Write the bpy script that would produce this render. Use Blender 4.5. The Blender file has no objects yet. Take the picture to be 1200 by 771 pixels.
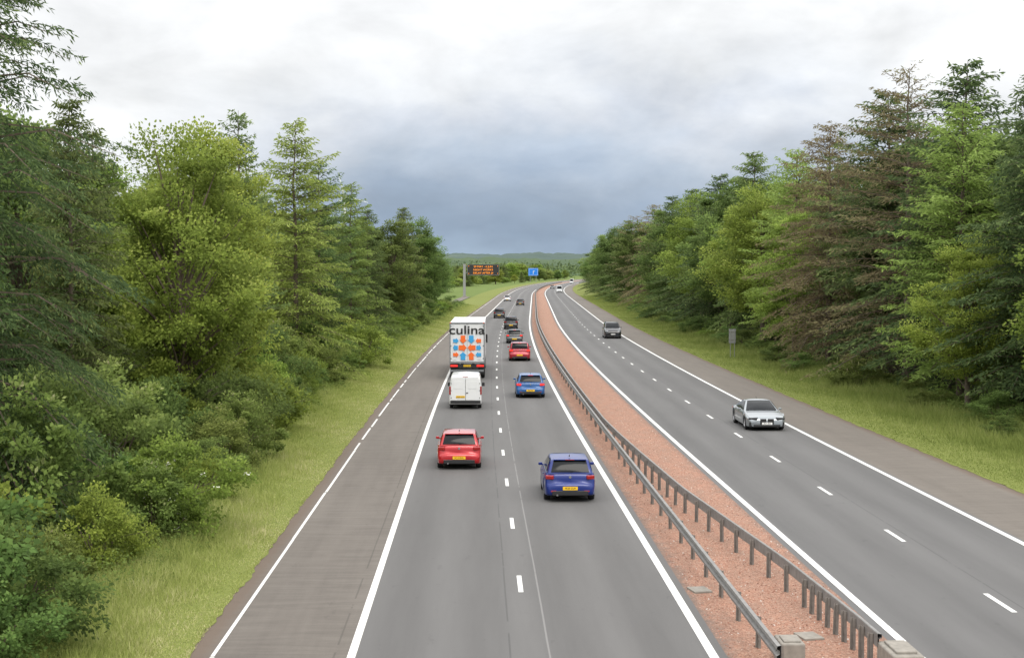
import bpy, math, random, bmesh
import numpy as np
from mathutils import Vector, Matrix
R=math.radians
rnd=random.Random(7)
S=bpy.context.scene
C=S.collection
S.view_settings.view_transform='Standard'; S.view_settings.look='None'; S.view_settings.exposure=0

# ------------------------------------------------------------------ road course
def cv(Y):
    Y=np.asarray(Y,dtype=float)
    a=np.where(Y<60,0,np.where(Y<240,1e-4*(Y-60)**2,1e-4*180**2+0.036*(Y-240)))
    b=np.where(Y>450,8e-5*(Y-450)**2,0)
    return a+b
def cvf(Y): return float(cv(Y))
def slope(Y): return (cvf(Y+1)-cvf(Y-1))/2

# ------------------------------------------------------------------ materials
def newmat(name):
    m=bpy.data.materials.new(name); m.use_nodes=True
    nt=m.node_tree; b=nt.nodes['Principled BSDF']; return m,nt,b
def plain(name,col,rough=.5,metal=0,spec=.5,coat=0,var=0,scale=8,emit=None,es=1):
    m,nt,b=newmat(name)
    b.inputs['Base Color'].default_value=(*col,1); b.inputs['Roughness'].default_value=rough
    b.inputs['Metallic'].default_value=metal; b.inputs['Specular IOR Level'].default_value=spec
    b.inputs['Coat Weight'].default_value=coat; b.inputs['Coat Roughness'].default_value=.08
    if emit:
        b.inputs['Emission Color'].default_value=(*emit,1); b.inputs['Emission Strength'].default_value=es
    n=nt.nodes.new('ShaderNodeTexNoise'); n.inputs['Scale'].default_value=scale; n.inputs['Detail'].default_value=5
    tc=nt.nodes.new('ShaderNodeTexCoord'); nt.links.new(tc.outputs['Object'],n.inputs['Vector'])
    mx=nt.nodes.new('ShaderNodeMix'); mx.data_type='RGBA'
    v=var or .06
    mx.inputs['A'].default_value=(*[c*(1-v) for c in col],1); mx.inputs['B'].default_value=(*[min(1,c*(1+v)) for c in col],1)
    nt.links.new(n.outputs['Fac'],mx.inputs['Factor']); nt.links.new(mx.outputs['Result'],b.inputs['Base Color'])
    return m
def math_n(nt,op,a,b=None,clamp=False):
    n=nt.nodes.new('ShaderNodeMath'); n.operation=op; n.use_clamp=clamp
    for i,v in enumerate((a,b)):
        if v is None: continue
        if isinstance(v,(int,float)): n.inputs[i].default_value=v
        else: nt.links.new(v,n.inputs[i])
    return n.outputs[0]
def noise_n(nt,vec,scale,detail=4,rough=.6,dist=0):
    n=nt.nodes.new('ShaderNodeTexNoise'); n.inputs['Scale'].default_value=scale; n.inputs['Detail'].default_value=detail
    n.inputs['Roughness'].default_value=rough; n.inputs['Distortion'].default_value=dist
    nt.links.new(vec,n.inputs['Vector']); return n.outputs['Fac']
def mix_n(nt,fac,a,b):
    n=nt.nodes.new('ShaderNodeMix'); n.data_type='RGBA'
    for k,v in (('Factor',fac),('A',a),('B',b)):
        if isinstance(v,tuple): n.inputs[k].default_value=(*v,1)
        elif isinstance(v,(int,float)): n.inputs[k].default_value=v
        else: nt.links.new(v,n.inputs[k])
    return n.outputs['Result']
def ramp_n(nt,fac,stops):
    n=nt.nodes.new('ShaderNodeValToRGB'); cr=n.color_ramp
    while len(cr.elements)<len(stops): cr.elements.new(.5)
    for e,(p,c) in zip(cr.elements,stops):
        e.position=p; e.color=(*c,1) if isinstance(c,tuple) else (c,c,c,1)
    nt.links.new(fac,n.inputs['Fac']); return n.outputs['Color']
def mapped(nt,sx,sy,sz):
    tc=nt.nodes.new('ShaderNodeTexCoord'); mp=nt.nodes.new('ShaderNodeMapping'); mp.inputs['Scale'].default_value=(sx,sy,sz)
    nt.links.new(tc.outputs['Object'],mp.inputs['Vector']); return mp.outputs['Vector']

def asphalt(name,dark,light,tracks=True,u0=-.8,seams=(),grit=60,edge=None,cross=False,pale=()):
    m,nt,b=newmat(name)
    uv=nt.nodes.new('ShaderNodeUVMap'); sp=nt.nodes.new('ShaderNodeSeparateXYZ'); nt.links.new(uv.outputs['UV'],sp.inputs[0])
    u=sp.outputs[0]
    p=mapped(nt,1,1,1)
    fine=noise_n(nt,p,grit,3,.85)
    mid=noise_n(nt,mapped(nt,1.6,.09,1),1.0,6,.65)
    big=noise_n(nt,mapped(nt,.25,.05,1),1.0,3)
    f=math_n(nt,'ADD',math_n(nt,'MULTIPLY',fine,.85),math_n(nt,'MULTIPLY',mid,.75))
    f=math_n(nt,'ADD',f,math_n(nt,'MULTIPLY',big,.45))
    f=math_n(nt,'SUBTRACT',f,.53,True)
    if cross:
        cr_=noise_n(nt,mapped(nt,.5,3.2,1),1.0,6,.75)
        f=math_n(nt,'ADD',f,math_n(nt,'MULTIPLY',math_n(nt,'SUBTRACT',cr_,.5),1.3),True)
    if tracks:
        w=math_n(nt,'COSINE',math_n(nt,'MULTIPLY',math_n(nt,'SUBTRACT',u,u0+.9),2*math.pi/1.825))
        f=math_n(nt,'ADD',f,math_n(nt,'MULTIPLY',w,-.15),True)
    col=mix_n(nt,f,dark,light)
    for s,amt in [(s,.40) for s in seams]+[(s,-.5) for s in pale]:
        d=math_n(nt,'ABSOLUTE',math_n(nt,'SUBTRACT',math_n(nt,'ADD',u,math_n(nt,'MULTIPLY',math_n(nt,'SUBTRACT',mid,.5),.06)),s))
        k=math_n(nt,'LESS_THAN',d,.02)
        k=math_n(nt,'MULTIPLY',k,math_n(nt,'GREATER_THAN',noise_n(nt,mapped(nt,.3,.5,1),1.0,5,.7),.43))
        col=mix_n(nt,math_n(nt,'MULTIPLY',k,abs(amt)),col,tuple(c*.45 for c in dark) if amt>0 else tuple(c*1.9 for c in light))
    if edge is not None:
        d=math_n(nt,'ABSOLUTE',math_n(nt,'SUBTRACT',u,edge))
        d=math_n(nt,'ADD',d,math_n(nt,'MULTIPLY',math_n(nt,'SUBTRACT',noise_n(nt,p,4,6,.7),.5),.5))
        k=math_n(nt,'SUBTRACT',1,math_n(nt,'DIVIDE',d,.55),True)
        k=math_n(nt,'MULTIPLY',k,1.6,True)
        col=mix_n(nt,math_n(nt,'MULTIPLY',k,.8),col,mix_n(nt,fine,(.075,.050,.036),(.16,.115,.082)))
    sp2=math_n(nt,'GREATER_THAN',noise_n(nt,mapped(nt,1,.35,1),2.2,6,.7),.64)
    col=mix_n(nt,math_n(nt,'MULTIPLY',sp2,.16),col,tuple(c*.4 for c in dark))
    nt.links.new(col,b.inputs['Base Color']); b.inputs['Roughness'].default_value=.85
    bp=nt.nodes.new('ShaderNodeBump'); bp.inputs['Strength'].default_value=.3; bp.inputs['Distance'].default_value=.01
    nt.links.new(fine,bp.inputs['Height']); nt.links.new(bp.outputs[0],b.inputs['Normal'])
    return m
M={}
M['asphalt_l']=asphalt('asphalt_near_carriageway',(.078,.075,.073),(.138,.134,.131),True,-.8,(.62,),pale=(1.42,))
M['asphalt_r']=asphalt('asphalt_far_carriageway',(.078,.076,.075),(.138,.135,.133),True,10.4,(12.55,))
M['shoulder']=asphalt('hard_shoulder_asphalt',(.078,.066,.056),(.172,.152,.132),False,0,(-2.95,),35,-5.88,True)
M['shoulder_r']=asphalt('hard_shoulder_right_asphalt',(.092,.079,.066),(.180,.157,.134),False,0,(),35,19.0,True)
def paint():
    m,nt,b=newmat('road_paint')
    p=mapped(nt,1,1,1)
    k=math_n(nt,'GREATER_THAN',noise_n(nt,p,22,4,.75),.58)
    col=mix_n(nt,noise_n(nt,mapped(nt,2,.4,1),1.5,4),(.56,.55,.52),(.84,.84,.82))
    col=mix_n(nt,math_n(nt,'MULTIPLY',k,.55),col,(.25,.24,.23))
    nt.links.new(col,b.inputs['Base Color']); b.inputs['Roughness'].default_value=.6
    return m
M['paint']=paint()
def gravel():
    m,nt,b=newmat('red_gravel')
    p=mapped(nt,1,1,1)
    vo=nt.nodes.new('ShaderNodeTexVoronoi'); vo.inputs['Scale'].default_value=30; nt.links.new(p,vo.inputs['Vector'])
    sep=nt.nodes.new('ShaderNodeSeparateColor'); nt.links.new(vo.outputs['Color'],sep.inputs[0])
    col=ramp_n(nt,sep.outputs[0],[(0,(.18,.090,.058)),(.4,(.31,.150,.095)),(.8,(.41,.215,.145)),(1,(.46,.31,.235))])
    big=noise_n(nt,mapped(nt,1,.35,1),1.6,8,.75)
    col=mix_n(nt,math_n(nt,'MULTIPLY',math_n(nt,'SUBTRACT',big,.35,True),1.9,True),col,(.205,.140,.105))
    uv=nt.nodes.new('ShaderNodeUVMap'); sp=nt.nodes.new('ShaderNodeSeparateXYZ'); nt.links.new(uv.outputs['UV'],sp.inputs[0])
    d=math_n(nt,'ABSOLUTE',math_n(nt,'SUBTRACT',sp.outputs[0],6.85))
    d=math_n(nt,'ADD',d,math_n(nt,'MULTIPLY',math_n(nt,'SUBTRACT',noise_n(nt,p,2,6,.7),.5),1.1))
    k=math_n(nt,'MULTIPLY',math_n(nt,'SUBTRACT',d,1.50,True),2.0,True)
    col=mix_n(nt,k,col,(.125,.100,.086))
    nt.links.new(col,b.inputs['Base Color']); b.inputs['Roughness'].default_value=.95
    bp=nt.nodes.new('ShaderNodeBump'); bp.inputs['Strength'].default_value=.5; bp.inputs['Distance'].default_value=.025
    nt.links.new(vo.outputs['Distance'],bp.inputs['Height']); nt.links.new(bp.outputs[0],b.inputs['Normal'])
    return m
M['gravel']=gravel()
def grassground(name,a,bb,c,s=9):
    m,nt,b=newmat(name)
    p=mapped(nt,1,1,1)
    n1=noise_n(nt,p,s,6,.75); n2=noise_n(nt,mapped(nt,.5,.15,1),1,4)
    col=ramp_n(nt,n1,[(.3,a),(.55,bb),(.75,c)])
    col=mix_n(nt,math_n(nt,'MULTIPLY',n2,.5),col,a)
    nt.links.new(col,b.inputs['Base Color']); b.inputs['Roughness'].default_value=.95; b.inputs['Specular IOR Level'].default_value=.1
    return m
M['verge']=grassground('verge_grass',(.11,.135,.036),(.20,.225,.062),(.30,.29,.12))
M['floor']=grassground('shaded_wood_floor',(.022,.020,.012),(.040,.036,.020),(.06,.07,.028),2)  # brown floor, with the shade under the trees put into its dark colour
M['ground']=grassground('field_ground',(.085,.120,.032),(.14,.19,.050),(.20,.24,.08),.3)
M['hill']=grassground('hill_cover',(.055,.085,.046),(.075,.110,.054),(.15,.19,.08),.011)
M['hillfar']=grassground('hazed_far_hill_cover',(.060,.088,.078),(.078,.110,.092),(.13,.165,.12),.008)  # distance haze painted into the hill colour as a bluish tone
def foliage(name,stops,trans=.4,hue=.03,val=.3):
    m,nt,b=newmat(name)
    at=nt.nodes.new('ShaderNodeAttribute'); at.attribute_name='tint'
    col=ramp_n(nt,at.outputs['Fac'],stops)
    oi=nt.nodes.new('ShaderNodeObjectInfo')
    hs=nt.nodes.new('ShaderNodeHueSaturation')
    nt.links.new(math_n(nt,'ADD',math_n(nt,'MULTIPLY',math_n(nt,'SUBTRACT',oi.outputs['Random'],.5),hue),.5),hs.inputs['Hue'])
    wn=nt.nodes.new('ShaderNodeTexWhiteNoise'); wn.noise_dimensions='1D'; nt.links.new(oi.outputs['Random'],wn.inputs['W'])
    nt.links.new(math_n(nt,'ADD',math_n(nt,'MULTIPLY',wn.outputs['Value'],val),1-val/2),hs.inputs['Value'])
    nt.links.new(col,hs.inputs['Color'])
    nt.links.new(hs.outputs[0],b.inputs['Base Color']); b.inputs['Roughness'].default_value=.7; b.inputs['Specular IOR Level'].default_value=.12
    tr=nt.nodes.new('ShaderNodeBsdfTranslucent'); 
    g=nt.nodes.new('ShaderNodeGamma'); g.inputs[1].default_value=.8
    nt.links.new(hs.outputs[0],g.inputs[0]); nt.links.new(g.outputs[0],tr.inputs['Color'])
    ms=nt.nodes.new('ShaderNodeMixShader'); ms.inputs[0].default_value=trans
    nt.links.new(b.outputs[0],ms.inputs[1]); nt.links.new(tr.outputs[0],ms.inputs[2])
    nt.links.new(ms.outputs[0],nt.nodes['Material Output'].inputs['Surface'])
    return m
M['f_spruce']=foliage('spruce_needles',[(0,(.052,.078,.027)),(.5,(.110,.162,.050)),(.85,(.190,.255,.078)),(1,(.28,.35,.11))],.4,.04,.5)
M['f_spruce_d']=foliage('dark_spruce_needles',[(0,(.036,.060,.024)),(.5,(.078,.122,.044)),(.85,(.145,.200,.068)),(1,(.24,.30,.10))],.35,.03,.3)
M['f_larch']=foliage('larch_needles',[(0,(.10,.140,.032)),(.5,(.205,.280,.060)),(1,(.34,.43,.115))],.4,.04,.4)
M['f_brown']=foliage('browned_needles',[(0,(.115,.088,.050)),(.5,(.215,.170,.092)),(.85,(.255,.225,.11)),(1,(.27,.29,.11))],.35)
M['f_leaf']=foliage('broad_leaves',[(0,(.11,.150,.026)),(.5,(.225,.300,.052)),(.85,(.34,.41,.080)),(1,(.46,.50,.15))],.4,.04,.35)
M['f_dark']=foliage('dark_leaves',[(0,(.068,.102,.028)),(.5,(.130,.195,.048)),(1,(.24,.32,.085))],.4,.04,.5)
M['f_under']=foliage('undergrowth_leaves',[(0,(.080,.110,.028)),(.5,(.165,.225,.052)),(.9,(.27,.33,.090)),(1,(.38,.37,.2))])
M['f_grass']=foliage('grass_blades',[(0,(.15,.185,.040)),(.5,(.29,.325,.085)),(.8,(.39,.395,.145)),(1,(.55,.49,.29))],.3)
M['bark']=plain('bark',(.13,.10,.075),.9,var=.5,scale=6)
M['flower']=plain('white_blossom',(.75,.74,.66),.7)
M['tyre']=plain('tyre_rubber',(.018,.018,.019),.8)
M['rim']=plain('alloy_rim',(.45,.45,.46),.35,.8)
M['glass']=plain('car_glass',(.006,.008,.010),.10,0,.20)
M['black']=plain('black_trim',(.018,.018,.019),.55)
M['under']=plain('underbody',(.01,.01,.01),.9)
M['plate_y']=plain('yellow_plate',(.85,.52,.02),.4)
M['plate_w']=plain('white_plate',(.8,.8,.78),.4)
M['ink']=plain('plate_ink',(.01,.01,.01),.5)
M['red_l']=plain('red_lens',(.30,.008,.008),.15,0,.6,.6)
M['red_lit']=plain('lit_brake_lens',(.6,.02,.015),.15,0,.6,.6,emit=(1,.03,.02),es=.6)
M['head']=plain('headlamp_lens',(.50,.53,.56),.08,.3,.8,.8)
M['chrome']=plain('chrome',(.65,.65,.66),.15,1)
M['steel']=plain('galvanised_steel',(.22,.213,.205),.6,.1,var=.4,scale=5)
M['post']=plain('weathered_post_steel',(.19,.175,.158),.75,.1,var=.45,scale=9)
M['signgrey']=plain('sign_grey',(.28,.285,.28),.6,.2,var=.15)
M['concrete']=plain('concrete',(.25,.23,.20),.9,var=.4,scale=7)
M['white']=plain('white_van_paint',(.74,.75,.75),.3,0,.5,.5,var=.04,scale=3)
M['twhite']=plain('trailer_white',(.70,.71,.72),.45,var=.08,scale=2)
M['tgrey']=plain('trailer_frame_grey',(.22,.23,.24),.5,.2)
M['orange']=plain('logo_orange',(.85,.15,.02),.5)
M['lblue']=plain('logo_blue',(.04,.33,.66),.5)
M['dblue']=plain('cab_blue',(.05,.07,.12),.4,coat=.5)
M['signblue']=plain('motorway_sign_blue',(.01,.19,.72),.5)
M['amber']=plain('lit_amber_pixels',(.6,.22,.01),.5,emit=(1,.27,.02),es=1.1)
M['signblack']=plain('sign_black',(.02,.021,.023),.6)
M['turbine']=plain('turbine_white',(.70,.72,.75),.5)
def carpaint(n,c,metal=.25,coat=.8): return plain(n,c,.28,metal,.4,coat,var=.05,scale=3)
M['p_red']=carpaint('red_paint',(.42,.007,.012)); M['p_red2']=carpaint('dark_red_paint',(.34,.010,.022))
M['p_blue']=carpaint('deep_blue_paint',(.008,.024,.17),.1,.35); M['p_blue2']=carpaint('mid_blue_paint',(.012,.085,.26),.1,.5)
M['p_black']=carpaint('black_paint',(.014,.015,.018)); M['p_grey']=carpaint('dark_grey_paint',(.045,.05,.055))
M['p_silver']=carpaint('bright_silver_paint',(.27,.295,.31),.6); M['p_silver2']=carpaint('silver_paint',(.45,.46,.48),.4)

# ------------------------------------------------------------------ mesh helpers
def mk(name,V,F,mat,parent=None,tint=None,smooth=False,sharp=35,uv=None,bevel=0):
    me=bpy.data.meshes.new(name)
    if isinstance(F,np.ndarray):
        n,k=F.shape
        me.vertices.add(len(V)); me.vertices.foreach_set('co',np.ascontiguousarray(V,dtype=np.float32).ravel())
        me.loops.add(n*k); me.loops.foreach_set('vertex_index',np.ascontiguousarray(F,dtype=np.int32).ravel())
        me.polygons.add(n); me.polygons.foreach_set('loop_start',np.arange(0,n*k,k,dtype=np.int32))
        try: me.polygons.foreach_set('loop_total',np.full(n,k,dtype=np.int32))
        except Exception: pass
        me.update(calc_edges=True)
    else:
        me.from_pydata([tuple(v) for v in V],[],F); me.update()
    if tint is not None:
        a=me.attributes.new('tint','FLOAT','FACE'); a.data.foreach_set('value',np.asarray(tint,dtype=np.float32))
    if uv is not None:
        l=me.uv_layers.new(name='UVMap'); idx=np.zeros(len(me.loops),dtype=np.int32); me.loops.foreach_get('vertex_index',idx)
        l.data.foreach_set('uv',np.asarray(uv,dtype=np.float32)[idx].ravel())
    if smooth:
        me.polygons.foreach_set('use_smooth',[True]*len(me.polygons)); me.set_sharp_from_angle(angle=R(sharp))
    me.materials.append(mat)
    o=bpy.data.objects.new(name,me); C.objects.link(o)
    if parent: o.parent=parent
    if bevel:
        b=o.modifiers.new('bevel','BEVEL'); b.width=bevel; b.segments=3; b.limit_method='ANGLE'; b.angle_limit=R(28)
    return o
class MB:
    def __init__(s): s.v=[]; s.f=[]
    def add(s,V,F):
        n=len(s.v); s.v+= [tuple(v) for v in V]; s.f+=[tuple(i+n for i in f) for f in F]; return s
    def box(s,c,d,rz=0,rx=0,ry=0):
        m=Matrix.Rotation(rz,3,'Z')@Matrix.Rotation(ry,3,'Y')@Matrix.Rotation(rx,3,'X')
        V=[Vector(c)+m@Vector((x*d[0]/2,y*d[1]/2,z*d[2]/2)) for x in(-1,1) for y in(-1,1) for z in(-1,1)]
        return s.add(V,[(0,1,3,2),(4,6,7,5),(0,4,5,1),(2,3,7,6),(0,2,6,4),(1,5,7,3)])
    def tube(s,p0,p1,r0,r1=None,n=8,cap=True):
        r1=r0 if r1 is None else r1
        p0=Vector(p0);p1=Vector(p1);d=(p1-p0).normalized()
        a=d.orthogonal().normalized(); b=d.cross(a)
        V=[p0+(a*math.cos(t)+b*math.sin(t))*r0 for t in [2*math.pi*i/n for i in range(n)]]+[p1+(a*math.cos(t)+b*math.sin(t))*r1 for t in [2*math.pi*i/n for i in range(n)]]
        F=[(i,(i+1)%n,n+(i+1)%n,n+i) for i in range(n)]
        if cap: F+=[tuple(range(n-1,-1,-1)),tuple(range(n,2*n))]
        return s.add(V,F)
    def lathe_x(s,prof,n=28):
        V=[];k=len(prof)
        for i in range(n):
            t=2*math.pi*i/n
            for (x,r) in prof: V.append((x,r*math.cos(t),r*math.sin(t)))
        F=[(i*k+j,i*k+j+1,((i+1)%n)*k+j+1,((i+1)%n)*k+j) for i in range(n) for j in range(k-1)]
        return s.add(V,F)
    def build(s,name,mat,parent=None,smooth=False,sharp=35,bevel=0):
        return mk(name,s.v,s.f,mat,parent,smooth=smooth,sharp=sharp,bevel=bevel)
def thing(name,label,cat,loc=(0,0,0),rz=0,group=None):
    o=bpy.data.objects.new(name,None); C.objects.link(o); o.location=loc; o.rotation_euler=(0,0,rz); o.empty_display_size=.3
    o['label']=label; o['category']=cat
    if group: o['group']=group
    return o
def tag(o,label=None,cat=None,group=None,kind=None):
    if label:o['label']=label
    if cat:o['category']=cat
    if group:o['group']=group
    if kind:o['kind']=kind
    return o
def text(name,body,size,mat,parent,loc,rot=(R(90),0,0),align='CENTER',sx=1,bold=.018):
    cu=bpy.data.curves.new('t','FONT'); cu.body=body; cu.size=size; cu.align_x=align; cu.align_y='CENTER'; cu.offset=size*bold
    o=bpy.data.objects.new('t',cu); C.objects.link(o); bpy.context.view_layer.update()
    dg=bpy.context.evaluated_depsgraph_get()
    me=bpy.data.meshes.new_from_object(o.evaluated_get(dg)); bpy.data.objects.remove(o)
    me.materials.clear(); me.materials.append(mat)
    q=bpy.data.objects.new(name,me); C.objects.link(q); q.parent=parent; q.location=loc; q.rotation_euler=rot; q.scale=(sx,1,1)
    return q

# ------------------------------------------------------------------ ground, road, markings
YS=np.concatenate([np.arange(-10,500,4.0),np.arange(500,1800,10.0)])
def strip(name,l0,l1,z0,z1,mat,ys=YS,n=1):
    V=[];U=[];k=n+1
    for y in ys:
        for j in range(k):
            t=j/n; l=l0+(l1-l0)*t
            V.append((l+cvf(y),y,z0+(z1-z0)*t)); U.append((l,y))
    m=len(ys); F=np.array([(i*k+j,i*k+j+1,(i+1)*k+j+1,(i+1)*k+j) for i in range(m-1) for j in range(n)])
    return tag(mk(name,np.array(V),F,mat,uv=U),kind='structure')
strip('hard_shoulder_left',-5.95,-2.5,0,0,M['shoulder'])
strip('carriageway_left',-2.5,5.0,0,0,M['asphalt_l'])
strip('central_reservation',5.0,8.6,0.0,0.0,M['gravel'])
strip('carriageway_right',8.6,15.7,0,0,M['asphalt_r'])
strip('hard_shoulder_right',15.7,19.0,0,0,M['shoulder_r'])
def verge(name,inner,outer,side):
    V=[];U=[];rr=random.Random(3)
    ys=np.concatenate([np.arange(10,260,.35),np.arange(260,1800,8.)]); L=[0,.02,.2,.5,1.]
    for y in ys:
        j=rr.uniform(0,.10)+.03*math.sin(y*.35)+.03*math.sin(y*1.7)
        for i,t in enumerate(L):
            l=inner+(outer-inner)*t
            if i==0:l=inner-side*j
            z=(.012,.03,.05,.02,-.03)[i]
            V.append((l+cvf(y),y,z));U.append((l,y))
    k=len(L);m=len(ys)
    F=np.array([(i*k+j,i*k+j+1,(i+1)*k+j+1,(i+1)*k+j) for i in range(m-1) for j in range(k-1)])
    tag(mk(name,np.array(V),F,M['verge'],uv=U),kind='structure')
verge('grass_verge_left',-5.92,-12.4,-1); verge('grass_verge_right',19.0,27.4,1)
strip('wood_floor_left',-50,-12.4,-.03,-.03,M['floor'],np.arange(10,310,6.)); strip('wood_floor_right',27.4,75,-.03,-.03,M['floor'],np.arange(30,560,6.))
gx=np.sign(np.linspace(-1,1,81))*np.abs(np.linspace(-1,1,81))**2.6*7000
gy=np.concatenate([np.linspace(-300,1000,50),np.linspace(1050,8000,50)])
GV=[];
for y in gy:
    for x in gx:
        d=abs(x-cvf(max(y,0))-7) if y<1500 else abs(x)
        e=max(0,min(1,(d-90)/250))
        GV.append((x,y,-.08+e*(2.2*math.sin(x*.004+1)*math.sin(y*.003)+1.0)))
k=len(gx)
tag(mk('ground',np.array(GV),np.array([(i*k+j,i*k+j+1,(i+1)*k+j+1,(i+1)*k+j) for i in range(len(gy)-1) for j in range(k-1)]),M['ground'],smooth=True),kind='structure')
def ridge(name,y0,h,seed,mat,depth=1200,ampl=.3,x0=-2500,x1=3000):
    V=[];n=600;rows=10; rg=np.random.RandomState(int(seed*10)); nz=rg.normal(0,1,n)
    for r in range(rows):
        for i in range(n):
            x=x0+(x1-x0)*i/(n-1); t=r/(rows-1)
            e=h*(1+ampl*math.sin(x*.0021+seed)+.5*ampl*math.sin(x*.006+seed*2)+.12*ampl*math.sin(x*.031+seed)+.1*ampl*math.sin(x*.083))+nz[i]*.9
            V.append((x,y0+depth*t,-3+(e+3)*math.sin(t*math.pi/2)**.8))
    F=np.array([(r*n+i,r*n+i+1,(r+1)*n+i+1,(r+1)*n+i) for r in range(rows-1) for i in range(n-1)])
    tag(mk(name,np.array(V),F,mat,smooth=True,sharp=80),kind='structure')
ridge('hills_near',1900,22,1.2,M['hill'],900,.25); ridge('hills_far',3300,54,2.9,M['hillfar'],1200,.28)
strip('service_track',-15.2,-12.8,.035,.035,M['shoulder_r'],np.arange(318,436,3.))

MV=[];MF=[]
def mark(l0,l1,ya,yb,z=.006,step=4.):
    ys=np.arange(ya,yb,step).tolist()+[yb]
    n=len(MV)
    for y in ys:
        c=cvf(y); MV.append((l0+c,y,z)); MV.append((l1+c,y,z))
    for i in range(len(ys)-1): MF.append((n+2*i,n+2*i+1,n+2*i+3,n+2*i+2))
mark(-2.68,-2.51,0,1500); mark(4.63,4.82,0,1500); mark(8.78,8.97,0,1500); mark(15.4,15.59,0,1500)
y=0; rq=random.Random(9)
while y<1200:
    ln=rq.uniform(2,9) if y>62 else rq.uniform(7,16); o_=rq.uniform(-.012,.012)
    mark(-5.44+o_,-5.345+o_-rq.uniform(0,.02),y,y+ln,step=3.); y+=ln+(rq.uniform(.03,.12) if y<62 else rq.uniform(.3,1.8))
y=36.4-27
while y<1200:
    mark(.94,1.06,y,y+2,step=2); y+=9
y=34.0-27
while y<1200:
    mark(12.13,12.26,y,y+2,step=2); y+=9
tag(mk('road_markings',np.array(MV),np.array(MF),M['paint']),kind='structure')

# ------------------------------------------------------------------ foliage
def nrm(a): return a/np.maximum(np.linalg.norm(a,axis=1,keepdims=True),1e-9)
def diamonds(P,D,L,W,rs,N=None,wide=.45):
    D=nrm(D); r=rs.normal(size=P.shape) if N is None else N
    Sx=nrm(np.cross(D,r)); L=L[:,None]; W=W[:,None]/2
    V=np.stack([P,P+D*L*wide+Sx*W,P+D*L,P+D*L*wide-Sx*W],axis=1).reshape(-1,3)
    return V
def quadF(n): return np.arange(n*4,dtype=np.int32).reshape(-1,4)
def conifer(name,H,Rr,seed,mat,whorls=38,nb=6,bare=.08,spr=.24,sw=.085,K=4,step=.2,sparse=0,drp=1.,pw=.6):
    rs=np.random.RandomState(seed); P=[];D=[];Ls=[];T=[]
    tr=MB(); seg=8; bend=rs.uniform(-.15,.15,(seg+1,2)); bend[0]=0
    for i in range(seg):
        z0=H*i/seg;z1=H*(i+1)/seg; r0=.012*H*(1-i/seg)+.02; r1=.012*H*(1-(i+1)/seg)+.012
        tr.tube((*bend[i]*.6,z0),(*bend[i+1]*.6,z1),r0*1.0,r1,8,False)
    lob=rs.uniform(0,6.28,3)
    for i in range(int(bare*160)):
        z=H*bare*rs.uniform(.25,1.1); az=rs.uniform(0,6.28); L=rs.uniform(.6,2.2)
        tr.tube((0,0,z),(math.cos(az)*L,math.sin(az)*L,z-.1*L),.018,.006,3,False)
    for wi in range(whorls):
        for b in range(nb):
            if rs.rand()<sparse: continue
            t=(wi+rs.uniform(-.9,.9))/whorls; t=min(max(t,0),.99)
            z=H*(bare+(1-bare)*t)
            az=2*math.pi*(b+rs.uniform(-.5,.5))/nb+wi*2.4
            asym=1+.18*math.sin(az+lob[0]+3*t)+.14*math.sin(2*az+lob[1]+9*t)
            L=Rr*(1-t)**pw*rs.uniform(.55,1.18)*(min(1,.78+t*2.))*asym*(1 if t<.85 else .8)+.12
            a=.04+.62*t+rs.uniform(-.24,.2); bb=(.42-.18*t)*drp
            n=max(3,int(L/step)); s=np.linspace(.1,1,n)+rs.uniform(-.02,.02,n)
            e=np.array([math.cos(az),math.sin(az),0]);f=np.array([-e[1],e[0],0])
            zz=z+L*(a*s-bb*s**2+.10*s**4)
            Cn=np.outer(s*L,e)+np.stack([0*s,0*s,zz],1)
            if L>.6:
                pm=Vector((*(e[:2]*.5*L),z+L*(a*.5-bb*.25))); pe=Vector((*(e[:2]*.95*L),z+L*(a*.95-bb*.9)))
                tr.tube((0,0,z),pm,.012+.008*L,.010+.004*L,4,False); tr.tube(pm,pe,.010+.004*L,.005,3,False)
            tl=np.minimum(.32*L*(1-s)+.24,1.1)*rs.uniform(.7,1.25,n)
            dz=a-2*bb*s; bt=rs.uniform(-.16,.16)
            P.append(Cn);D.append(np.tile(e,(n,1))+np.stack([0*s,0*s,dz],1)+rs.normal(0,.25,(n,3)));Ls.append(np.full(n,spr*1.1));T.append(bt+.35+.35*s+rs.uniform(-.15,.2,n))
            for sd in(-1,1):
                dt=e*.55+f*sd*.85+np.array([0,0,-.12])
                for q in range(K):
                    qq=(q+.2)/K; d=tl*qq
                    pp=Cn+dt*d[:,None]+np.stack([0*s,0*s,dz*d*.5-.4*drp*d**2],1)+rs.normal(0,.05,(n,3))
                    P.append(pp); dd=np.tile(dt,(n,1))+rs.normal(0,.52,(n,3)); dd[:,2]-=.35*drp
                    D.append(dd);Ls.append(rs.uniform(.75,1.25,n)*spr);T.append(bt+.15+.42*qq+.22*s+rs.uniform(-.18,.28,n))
    P=np.concatenate(P);D=np.concatenate(D);Ls=np.concatenate(Ls);T=np.clip(np.concatenate(T),0,1)
    V=diamonds(P,D,Ls,Ls*sw/spr*1.0,rs)
    c=mk(name+'_crown',V,quadF(len(P)),mat,tint=T); t_=tr.build(name+'_trunk',M['bark'],smooth=True,sharp=60)
    out=(t_.data,c.data,H); bpy.data.objects.remove(c); bpy.data.objects.remove(t_); return out
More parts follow.
